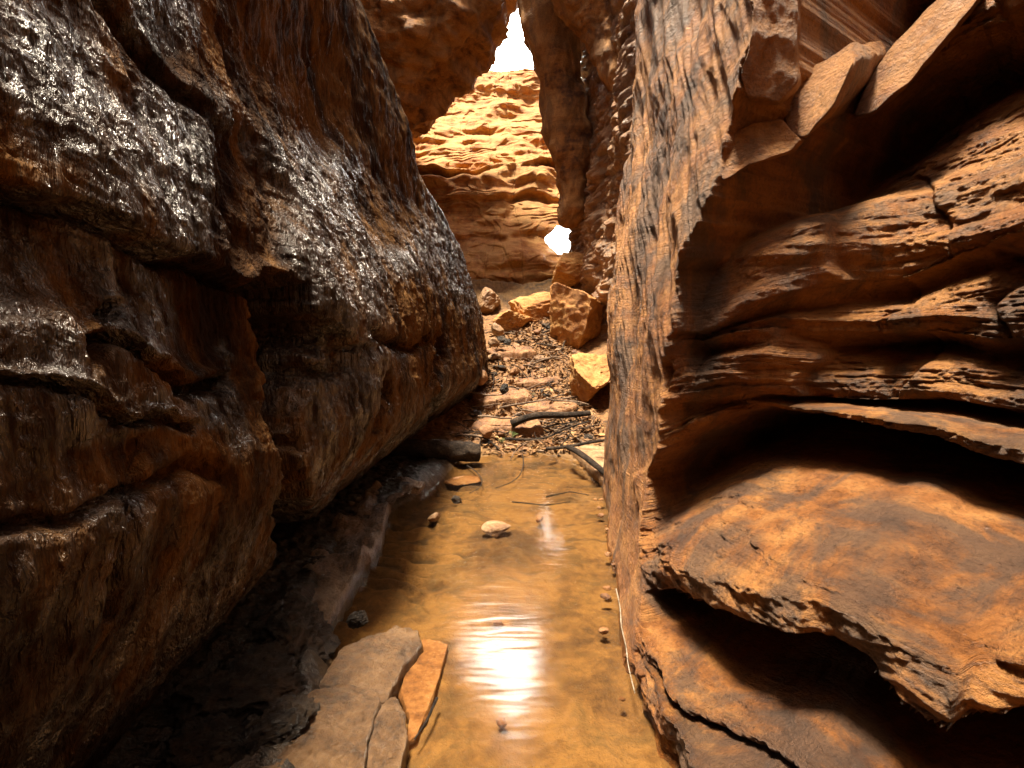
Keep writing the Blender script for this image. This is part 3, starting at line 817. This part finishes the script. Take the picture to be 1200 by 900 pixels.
def slab(name, outline, ztop, thick, mat, label, cat, group=None, seed=0, tilt=(0.0, 0.0), bulge=0.0, rough=1.0):
    """flat rock plate; outline in world xy, top at ztop with slope tilt, broken edge"""
    P = np.array(outline, float); P = np.vstack([P, P[:1]])
    L = np.r_[0, np.cumsum(np.linalg.norm(np.diff(P, axis=0), axis=1))]
    k = 160
    li = np.linspace(0, L[-1], k, endpoint=False)
    ex = np.interp(li, L, P[:, 0]); ey = np.interp(li, L, P[:, 1])
    c = np.array([ex.mean(), ey.mean()])
    ang = np.linspace(0, 2 * math.pi, k, endpoint=False)
    jag = 1 + 0.035 * fbm(np.cos(ang) * 3 + seed, np.sin(ang) * 3, 0.5, 4) * 1.5 + 0.02 * fbm(np.cos(ang) * 12 + seed, np.sin(ang) * 12, 1.5, 3)
    rings = [(t, 0.0) for t in np.linspace(0.02, 0.96, 34)] + [(0.985, -0.10), (1.0, -0.28), (1.0, -0.55), (0.985, -0.8), (0.99, -1.0)]
    V = []
    for t, dz in rings:
        x = c[0] + (ex - c[0]) * t * jag; y = c[1] + (ey - c[1]) * t * jag
        dx, dy = x - c[0], y - c[1]
        z = ztop + tilt[0] * dx + tilt[1] * dy + dz * thick + bulge * (1 - t * t)
        nz = fbm(x * 5 + seed, y * 5, 0.3, 4) * 0.018 + np.floor(fbm(x * 5 + seed, y * 5, 7.3, 3) * 4) / 4 * 0.012 + fbm(x * 30, y * 30, seed, 3) * 0.003
        z = z + nz * rough * (1 if dz == 0 else 0.7)
        if dz < -0.2:
            x = x + fbm(x * 9, y * 9, dz * 4 + seed, 3) * 0.012; y = y + fbm(x * 9, y * 9, dz * 4 + seed + 5, 3) * 0.012
        V.append(np.stack([x, y, z], -1))
    V = np.concatenate(V)
    n = len(rings); F = []
    for i in range(n - 1):
        for j in range(k):
            j2 = (j + 1) % k
            F.append((i * k + j, i * k + j2, (i + 1) * k + j2, (i + 1) * k + j)[::-1])
    F.append([j for j in range(k)])
    F.append([(n - 1) * k + j for j in range(k)][::-1])
    o = link(name, poly_mesh(name, V, F), mat)
    return tag(o, label, cat, group)

def tube_arrays(path, radii, seg=8, lump=0.0, seed=0):
    P = np.array(path, float); R = np.array(radii, float)
    T = np.gradient(P, axis=0); T /= np.maximum(np.linalg.norm(T, axis=1), 1e-6)[:, None]
    V, F = [], []
    for i, (p_, t_, r_) in enumerate(zip(P, T, R)):
        ref = np.array([0, 0, 1.0]) if abs(t_[2]) < 0.9 else np.array([1.0, 0, 0])
        a = np.cross(t_, ref); a /= np.linalg.norm(a); b = np.cross(t_, a)
        for j in range(seg):
            th = 2 * math.pi * j / seg
            rr = r_ * (1 + lump * float(perlin(math.cos(th) * 2 + seed, math.sin(th) * 2, i * 0.35)))
            V.append(p_ + rr * (math.cos(th) * a + math.sin(th) * b))
    k = len(P)
    for i in range(k - 1):
        for j in range(seg):
            j2 = (j + 1) % seg
            F.append((i * seg + j, (i + 1) * seg + j, (i + 1) * seg + j2, i * seg + j2))
    F.append(list(range(seg))); F.append([(k - 1) * seg + j for j in range(seg)][::-1])
    return V, F

def bent(a, b, n=10, sag=0.05, seed=0):
    a, b = np.array(a, float), np.array(b, float)
    r = np.random.RandomState(seed); L = np.linalg.norm(b - a)
    k = r.normal(size=3) * sag * L
    t = np.linspace(0, 1, n)[:, None]
    w = np.sin(t * math.pi) * k + np.sin(t * 2 * math.pi) * r.normal(size=3) * sag * 0.5 * L
    return a + (b - a) * t + w

def stick(name, a, b, r0, r1, mat, label, cat, group=None, seed=0, sag=0.05, twigs=0, path=None, seg=7, lump=0.25):
    P = bent(a, b, 12, sag, seed) if path is None else np.array(path, float)
    V, F = tube_arrays(P, np.linspace(r0, r1, len(P)), seg, lump, seed)
    o = link(name, poly_mesh(name, V, F), mat)
    tag(o, label, cat, group)
    r = np.random.RandomState(seed + 100)
    for i in range(twigs):
        k = r.randint(3, len(P) - 2)
        d = (P[-1] - P[0]); L = np.linalg.norm(d); d = d / L
        e = P[k] + (d * r.uniform(.3, .8) + r.normal(size=3) * 0.5) * L * r.uniform(.12, .3)
        e[2] = max(e[2], P[k][2] - 0.02)
        rr = (r0 + (r1 - r0) * k / len(P)) * 0.6
        V, F = tube_arrays(bent(P[k], e, 7, 0.06, seed + i), np.linspace(rr, rr * 0.4, 7), 6)
        link("twig", poly_mesh("twig", V, F), mat, o)
    return o

def G(px, py, dz=0.0):
    """point on the ground seen at a photo pixel"""
    rx, rz = ray(px, py)
    ys_ = np.linspace(0.8, 15, 1500)
    f = H + rz * ys_ - ground_z(rx * ys_, ys_)
    i = np.argmax(f < 0) if (f < 0).any() else len(ys_) - 1
    y = ys_[i]
    return np.array([rx * y, y, float(ground_z(np.array([rx * y]), np.array([y]))[0]) + dz])

def gz(x, y):
    return float(ground_z(np.array([float(x)]), np.array([float(y)]))[0])

def outline(pts, z):
    return [tuple(on_z(px, py, z)[:2]) for px, py in pts]

# -- slabs on the near left bank
slab("flat_rock", outline([(372, 800), (388, 772), (405, 752), (432, 736), (465, 726), (490, 728), (494, 744), (472, 772), (458, 800), (452, 814), (420, 808)], 0.06), 0.035, 0.14, M_slab,
     "flat tan rock with a pale wet edge, upper of the water's edge slabs", "flat rock", "flat slabs on the left bank", 1, (-0.10, 0.02))
slab("flat_rock", outline([(300, 900), (335, 850), (362, 812), (400, 800), (436, 800), (449, 810), (441, 832), (433, 862), (426, 905), (418, 960), (330, 990)], 0.07), 0.065, 0.2, M_slab,
     "broad flat tan slab with wet shine at the bottom edge of the picture", "flat rock", "flat slabs on the left bank", 2, (-0.05, 0.02), 0.01)
slab("flat_rock", outline([(452, 822), (464, 814), (476, 836), (478, 856), (470, 892), (462, 950), (424, 960), (431, 880), (441, 838)], 0.03), 0.025, 0.12, M_slab,
     "narrow tan slab split by a black crack from the broad slab beside it", "flat rock", "flat slabs on the left bank", 3, (-0.12, 0.0))
slab("flat_rock", outline([(496, 745), (526, 752), (516, 790), (506, 818), (488, 862), (474, 868), (480, 840), (468, 812), (478, 775)], -0.025), -0.025, 0.05, M_stone,
     "thin orange plate lying just under the water beside the tan slabs", "flat rock", "flat slabs on the left bank", 4, (-0.02, 0.0), rough=0.4)
# -- long grey ledge of the left bank
slab("bank_ledge", outline([(318, 735), (335, 690), (368, 645), (392, 610), (420, 580), (462, 560), (506, 553), (494, 566), (462, 580), (452, 600), (446, 626), (426, 652), (408, 680), (386, 712), (360, 708)], 0.09), 0.09, 0.2, M_bankrock,
     "long rough grey ledge along the shaded left bank of the stream", "rock ledge", seed=6, tilt=(-0.06, 0.0), rough=3.2)
# -- dark wet boulders in the shade
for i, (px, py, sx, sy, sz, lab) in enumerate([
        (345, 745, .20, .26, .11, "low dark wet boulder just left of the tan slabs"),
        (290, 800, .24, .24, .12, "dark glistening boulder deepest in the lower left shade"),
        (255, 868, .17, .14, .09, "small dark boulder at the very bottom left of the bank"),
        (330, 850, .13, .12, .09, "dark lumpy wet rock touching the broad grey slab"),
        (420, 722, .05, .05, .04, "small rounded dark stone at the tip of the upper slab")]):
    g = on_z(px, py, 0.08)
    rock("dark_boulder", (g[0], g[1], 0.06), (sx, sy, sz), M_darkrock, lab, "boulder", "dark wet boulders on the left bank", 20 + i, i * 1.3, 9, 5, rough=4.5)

# -- stones in the stream
for i, (px, py, sx, sy, sz, m_, lab) in enumerate([
        (582, 619, .115, .095, .055, M_pale, "largest pale stone standing out of the middle of the stream"),
        (508, 606, .075, .05, .035, M_pale, "small flat pale stone with a dark side near the shadow edge"),
        (536, 585, .04, .05, .045, M_darkrock, "small dark pointed stone in the stream below the log"),
        (588, 836, .022, .02, .022, M_stone, "lone brown stone under water near the bottom of the stream"),
        (545, 560, .20, .14, .035, M_stone, "broad low orange stone in the water in front of the log"),
        (632, 604, .05, .035, .03, M_stone, "small orange stone right of the largest pale stone"),
        (583, 722, .04, .03, .025, M_stone, "small brown stone left of the bright reflection")]):
    g = on_z(px, py, 0.0)
    rock("stream_stone", (g[0], g[1], -0.005 if i in (0, 1, 2) else -0.03), (sx, sy, sz), m_, lab, "stone", "stones in the stream", 40 + i, i * 0.9, 8, 4)

r = np.random.RandomState(31)
for i in range(22):
    y = r.uniform(1.4, 4.6); x = 0.20 + 0.143 * y - r.uniform(-0.02, 0.10)
    s_ = r.uniform(.008, .028)
    rock("pebble", (x, y, r.uniform(-.02, .004)), (s_ * r.uniform(1, 1.8), s_, s_ * .7), M_stone, "small pebble lying along the waterline of the right wall", "pebble", "pebbles along the right waterline", 500 + i, r.uniform(0, 6), 7, 3)

# -- fallen log, its far end buried in the left bank
a, b = on_y(562, 530, 5.55), on_y(438, 524, 5.35)
P = bent(a, b, 26, 0.015, 3)
V, F = tube_arrays(P, 0.095 + 0.02 * np.sin(np.linspace(0, 5, 26)), 22, 0.30, 2)
log = tag(link("fallen_log", poly_mesh("fallen_log", V, F), M_bark), "thick dark fallen log jutting from the left bank over the water", "log")
V, F = tube_arrays([a + np.array([0.004, 0, 0]), a + np.array([0.012, 0.0, 0])], [0.088, 0.06], 18)
link("cut_end", poly_mesh("cut_end", V, F), M_stick, log)

# -- slab and stick against the foot of the right wall
slab("wedge_slab", outline([(668, 524), (690, 519), (720, 514), (726, 556), (706, 556), (688, 540)], 0.09), 0.09, 0.11, M_pale,
     "pale wedge of rock with a dark front edge at the foot of the right wall", "flat rock", seed=9, tilt=(0.02, 0.01))
V0, V1 = on_y(640, 526, 5.6), on_y(716, 515, 5.4)
stick("branch", V0, V1, 0.02, 0.014, M_bark, "straight dark branch lying across the top of the pale wedge slab", "branch", seed=4, sag=0.01)
V0, V1 = on_y(666, 524, 5.35), on_y(712, 556, 4.75)
stick("branch", V0, V1, 0.032, 0.03, M_bark, "dark timber along the front edge of the pale wedge slab", "branch", seed=5, sag=0.01)

# -- curved twigs under the water
def arc(px_pts, z):
    return [on_z(a_, b_, z) for a_, b_ in px_pts]
def smooth_path(pts, n=22):
    pts = np.array(pts, float); tt = np.linspace(0, 1, len(pts)); ti = np.linspace(0, 1, n)
    out = np.stack([np.interp(ti, tt, pts[:, j]) for j in range(3)], -1)
    for _ in range(3):
        out[1:-1] = (out[:-2] + out[1:-1] * 2 + out[2:]) / 4
    return out
for pts, lab in [([(612, 530), (614, 545), (609, 558), (598, 566), (580, 572)], "curved twig arching through the shallow water below the debris"),
                 ([(545, 544), (558, 552), (566, 563), (562, 572), (550, 578)], "hooked twig in the water beside the log's end"),
                 ([(640, 582), (668, 576), (690, 580)], "thin dark twig under water near the right wall"),
                 ([(600, 588), (640, 592), (668, 588)], "long thin twig lying on the stream bed in midstream"),
                 ([(512, 818), (500, 845), (486, 866)], "dark twig along the edge of the submerged plate")]:
    stick("twig", None, None, 0.006, 0.003, M_bark, lab, "twig", "twigs in the stream", seed=len(pts), path=smooth_path(arc(pts, 0.004)))
pr = smooth_path([on_z(722, 690, .05), on_z(727, 712, .035), on_z(728, 735, .05), on_z(734, 758, .03), on_z(736, 780, .035), on_z(744, 812, .02)], 30)
stick("pale_root", None, None, 0.0038, 0.0022, M_root, "thin pale root hanging along the waterline of the right wall", "root", path=pr)

# -- debris slope: logs, sticks, stones, plants
for i, (p0, p1, y0, y1, r0, lab) in enumerate([
        ((600, 497), (692, 484), 6.55, 6.75, .055, "thick black log half buried at the foot of the debris"),
        ((560, 488), (600, 490), 6.6, 6.6, .018, "short pale stick lying level on the pink debris"),
        ((585, 478), (660, 462), 7.0, 7.1, .016, "slanting grey stick across the middle of the debris"),
        ((640, 466), (690, 474), 7.0, 6.8, .016, "grey stick slanting down towards the right wall"),
        ((592, 514), (690, 494), 6.2, 6.4, .016, "long thin branch at the front of the debris pile"),
        ((540, 458), (590, 462), 7.4, 7.4, .014, "thin pale stick lying level high on the debris"),
        ((612, 480), (640, 486), 6.9, 6.8, .014, "short reddish stick in the middle of the pile")]):
    a, b = on_y(*p0, y0), on_y(*p1, y1)
    for q_ in (a, b): q_[2] = max(q_[2], gz(q_[0], q_[1]) + r0 * 0.7)
    stick("branch", a, b, r0, r0 * 0.6, M_bark if i in (0, 4) else M_stick, lab, "branch", "branches on the debris slope", 60 + i, 0.04, 3 if i in (2, 3, 4) else 0)
r = np.random.RandomState(5)
for i in range(200):
    y = r.uniform(5.95, 10.4); fr = (y - 6) / 4.4
    x = r.uniform(-0.62 + 0.25 * fr, 1.0)
    if r.rand() < 0.35: x = r.uniform(0.5, 1.05)
    an = r.normal(0, 0.5) if r.rand() < 0.75 else r.uniform(0, 3.1)
    L = r.uniform(0.15, 0.8)
    a = np.array([x - math.cos(an) * L / 2, y - math.sin(an) * L / 2, 0]); b = np.array([x + math.cos(an) * L / 2, y + math.sin(an) * L / 2, 0])
    a[2] = gz(a[0], a[1]) + r.uniform(.0, .03); b[2] = gz(b[0], b[1]) + r.uniform(0.0, .06)
    stick("stick", a, b, r.uniform(.006, .018), .004, M_stick if r.rand() < .6 else M_bark, "thin dry stick among the flood debris on the slope", "stick", "loose sticks on the debris slope", 200 + i, 0.07, int(r.rand() < .3))
for i in range(130):
    y = r.uniform(6.1, 11.3); fr = (y - 6) / 5
    x = r.uniform(-0.7 + 0.35 * fr, 1.15)
    s_ = r.uniform(.02, .075) * (1 + 0.8 * fr)
    rock("slope_stone", (x, y, gz(x, y) + s_ * .2), (s_ * r.uniform(.9, 1.6), s_, s_ * r.uniform(.5, .8)), [M_stone, M_pale, M_stone, M_darkrock][r.randint(4)],
         "small angular stone among the flood debris on the slope", "stone", "small stones on the debris slope", 300 + i, r.uniform(0, 6), 8, 3)
for i, (px, py, y, s_, m_, lab) in enumerate([
        (569, 506, 6.2, .09, M_stone, "orange stone at the water's edge in front of the debris"),
        (562, 442, 7.7, .12, M_stone, "orange triangular stone beside the foot of the left wall"),
        (592, 456, 7.4, .08, M_darkrock, "dark stone perched high on the pink debris"),
        (582, 386, 9.3, .13, M_pale, "upper of two pale blocks at the end of the left wall"),
        (579, 401, 9.0, .10, M_pale, "lower of two pale blocks at the end of the left wall")]):
    g = on_y(px, py, y)
    rock("slope_rock", (g[0], y, g[2]), (s_ * 1.15, s_, s_), m_, lab, "stone", "larger stones on the slope", 380 + i, i, 9, 4)
for i, (x, y, w_, d_, lab) in enumerate([(-.05, 6.75, .55, .22, "lowest flat rock step crossing the debris slope"), (.55, 7.25, .42, .25, "flat rock step beside the right wall low on the slope"),
        (-.1, 7.75, .50, .26, "middle flat rock step crossing the debris slope"), (.35, 8.5, .60, .30, "upper broad rock step in the debris"), (.0, 9.4, .50, .32, "highest flat rock step below the boulders")]):
    a_ = np.linspace(0, 2 * math.pi, 9, endpoint=False) + i
    k_ = np.random.RandomState(700 + i).uniform(.7, 1.15, 9)
    slab("rock_step", [(x + w_ * math.cos(q_) * kk, y + d_ * math.sin(q_) * kk) for q_, kk in zip(a_, k_)], gz(x, y) + .07, 0.3, M_stone, lab, "rock step", "flat rock steps on the slope", 700 + i, (0.03, 0.22), rough=2.0)
# leaf litter, past counting
lr_ = np.random.RandomState(3)
LV, LF = [], []
for i in range(5200):
    y = lr_.uniform(5.9, 10.8); x = lr_.uniform(-0.75 + 0.08 * (y - 6), 1.15)
    s_ = lr_.uniform(.012, .04); c_ = np.array([x, y, 0.0])
    n_ = lr_.normal(size=3) * np.array([.5, .5, .25]) + np.array([0, 0, 1]); n_ /= np.linalg.norm(n_)
    a_ = np.cross(n_, lr_.normal(size=3)); a_ /= np.linalg.norm(a_); b_ = np.cross(n_, a_)
    o_ = len(LV)
    LV += [c_ + a_ * s_ * 1.8, c_ + b_ * s_ * .6 + n_ * s_ * .2, c_ - a_ * s_ * 1.8, c_ - b_ * s_ * .6 + n_ * s_ * .2]
    LF.append((o_, o_ + 1, o_ + 2, o_ + 3))
LV = np.array(LV)
LV[:, 2] += np.repeat(ground_z(LV[::4, 0], LV[::4, 1]), 4) + np.repeat(lr_.uniform(.005, .05, len(LF)), 4)
M_litter = stone_mat("dead_leaves", (0.05, 0.024, 0.009), (0.20, 0.095, 0.034), (0.45, 0.26, 0.11), 0.55, 0.4, 0.9)
tag(link("leaf_litter", poly_mesh("leaf_litter", LV, LF, False), M_litter), "brown dead leaves and bark scraps strewn over the flood debris", "leaf litter", kind="stuff")
# big blocks on the right of the slope
for i, (px, py, y, sx, sy, sz, m_, tl, lab) in enumerate([
        (690, 436, 7.6, .46, .7, .46, M_back, (0.1, .1), "big orange block with a black hollow beneath, against the right wall"),
        (676, 378, 9.6, .62, .8, .85, M_back, (0.0, -.3), "tall smooth orange boulder leaning on the right wall"),
        (632, 366, 10.9, .62, .8, .42, M_back, (0.1, -.4), "sloping grey smooth boulder at the top of the debris"),
        (668, 318, 11.7, .55, .6, .45, M_back, (0.0, -.2), "dark orange block below the sky gap"),
        (598, 380, 10.4, .42, .5, .26, M_back, (0.2, .2), "small cracked boulder at the head of the debris"),
        (572, 352, 11.2, .34, .4, .30, M_pale, (.3, .2), "bright orange rock behind the end of the left wall")]):
    g = on_y(px, py, y)
    rock("boulder", (g[0], y, g[2]), (sx, sy, sz), m_, lab, "boulder", "big boulders at the head of the slope", 410 + i, i * 0.8, 14, 6, tilt=tl, rough=0.9)

# -- small green plants
def plant(name, loc, n, h, label, seed):
    r_ = np.random.RandomState(seed)
    root = bpy.data.objects.new(name, None); COL.objects.link(root); root.location = loc
    tag(root, label, "plant", "small green plants in the debris")
    sv, sf, lv, lf = [], [], [], []
    for i in range(n):
        d = r_.normal(size=2); d /= np.linalg.norm(d)
        L = h * r_.uniform(.6, 1.1)
        t = np.linspace(0, 1, 7)
        P_ = np.stack([d[0] * t * L * .6, d[1] * t * L * .6, L * (t - 0.45 * t * t)], -1)
        V_, F_ = tube_arrays(P_, np.linspace(.003, .0012, 7), 5)
        o_ = len(sv); sv += V_; sf += [[k + o_ for k in f] for f in F_]
        for k in range(1, 7):
            for sd_ in (-1, 1):
                w_ = np.array([-d[1] * sd_, d[0] * sd_, 0.15]) * L * .22
                f_ = np.array([d[0], d[1], 0.1]) * L * .10
                c_ = P_[k]; o_ = len(lv)
                lv += [c_, c_ + w_ * .5 + f_ * .8, c_ + w_ + f_ * .4, c_ + w_ * .5 - f_ * .5]
                lf.append([o_, o_ + 1, o_ + 2, o_ + 3])
    link("stem", poly_mesh("stem", sv, sf), M_stick, root)
    link("foliage", poly_mesh("foliage", lv, lf, False), M_leaf, root)
for px, py, n, h, lab in [(598, 516, 9, .16, "feathery green fern at the front edge of the debris"), (588, 520, 6, .12, "small green sprig beside the fern's left side"),
                          (630, 520, 6, .10, "low green tuft at the water's edge right of the fern"), (622, 466, 4, .14, "single bright green sprig among the sticks"), (612, 500, 6, .12, "green tuft growing before the buried black log")]:
    plant("fern", tuple(G(px, py)), n, h, lab, int(px))

# -- wedged leaning slab high on the right wall
def prism(name, front, back, mat, label, cat, seed=0, n=26):
    """bevelled rock plate between two matching outlines (lists of 3-D points)"""
    A, B_ = np.array(front, float), np.array(back, float)
    def dense(P):
        P = np.vstack([P, P[:1]]); L = np.r_[0, np.cumsum(np.linalg.norm(np.diff(P, axis=0), axis=1))]
        li = np.linspace(0, L[-1], 90, endpoint=False)
        Q_ = np.stack([np.interp(li, L, P[:, j]) for j in range(3)], -1)
        for _ in range(2): Q_ = (np.roll(Q_, 1, 0) + 2 * Q_ + np.roll(Q_, -1, 0)) / 4
        return Q_
    a_, b_ = dense(A), dense(B_)
    ca, cb = a_.mean(0), b_.mean(0)
    rings = [(a_ * t + ca * (1 - t)) for t in np.linspace(.03, .95, n)] + [a_ * .985 + ca * .015 + (cb - ca) * .06]
    rings += [a_ * (1 - u) + b_ * u for u in np.linspace(.12, .95, 14)] + [(b_ * t + cb * (1 - t)) for t in np.linspace(.97, .03, 8)]
    V = np.stack(rings)
    V = V + 0.012 * np.stack([fbm(V[..., 0] * 7 + seed, V[..., 1] * 7, V[..., 2] * 7, 4), fbm(V[..., 0] * 7, V[..., 1] * 7 + seed, V[..., 2] * 7, 4), fbm(V[..., 0] * 7, V[..., 1] * 7, V[..., 2] * 7 + seed, 4)], -1)
    k, m_ = V.shape[:2]; F_ = []
    for i in range(k - 1):
        for j in range(m_):
            j2 = (j + 1) % m_
            F_.append((i * m_ + j, i * m_ + j2, (i + 1) * m_ + j2, (i + 1) * m_ + j))
    F_.append(list(range(m_))[::-1]); F_.append([(k - 1) * m_ + j for j in range(m_)])
    o_ = link(name, poly_mesh(name, V.reshape(-1, 3), F_), mat)
    return tag(o_, label, cat)
def PQ(px, py, q):
    rx, rz = ray(px, py); y = q / (KX * rx + KY)
    return np.array([rx * y, y, H + rz * y])
M_block = sandstone("block_sandstone", (RUST, ORANGE, TAN, GREY), 0.3, 0.5, 0.55, 0.0055, bedco=False)
def block(front, depth, label, seed, amp=1.0):
    bk_ = [(a_ + 6, b_ + 2, c_ + depth) for a_, b_, c_ in front]
    prism("rock_block", [PQ(*a_) for a_ in front], [PQ(*a_) for a_ in bk_], M_block, label, "rock block", seed)
fr = [(912, 128, 2.20), (922, 104, 2.26), (960, 75, 2.34), (1000, 48, 2.40), (1003, 68, 2.20), (980, 120, 2.10), (942, 164, 2.10), (920, 150, 2.14)]
bk = [(930, 128, 2.8), (940, 104, 2.85), (985, 72, 2.9), (1036, 46, 2.85), (1042, 62, 2.75), (1030, 92, 2.7), (990, 140, 2.7), (935, 150, 2.75)]
prism("rock_block", [PQ(a_, b_, c_ + 0.22) for a_, b_, c_ in fr], [PQ(a_, b_, c_ + 0.5) for a_, b_, c_ in bk], M_block, "wedge shaped rock fin leaning out high on the right wall", "rock block", 4)
block([(846, 160, 2.08), (885, 143, 2.18), (915, 138, 2.28), (940, 164, 2.30), (926, 178, 2.24), (880, 192, 2.10), (846, 212, 2.02)], 0.5, "pale bright faced rock block just below the leaning fin", 6)
block([(884, -40, 2.05), (940, -30, 2.22), (934, 40, 2.22), (936, 100, 2.24), (912, 124, 2.20), (872, 118, 2.06), (866, 92, 2.0), (880, 40, 2.02)], 0.5, "smooth tan shoulder of rock at the top left of the right wall", 8)
block([(998, 140, 2.86), (1012, 98, 2.94), (1050, 48, 3.02), (1090, 6, 3.06), (1140, -40, 3.06), (1156, -14, 2.96), (1112, 44, 2.90), (1066, 96, 2.86), (1022, 134, 2.82)], 0.6, "long pale ridge of rock slanting up to the top of the right wall", 10)
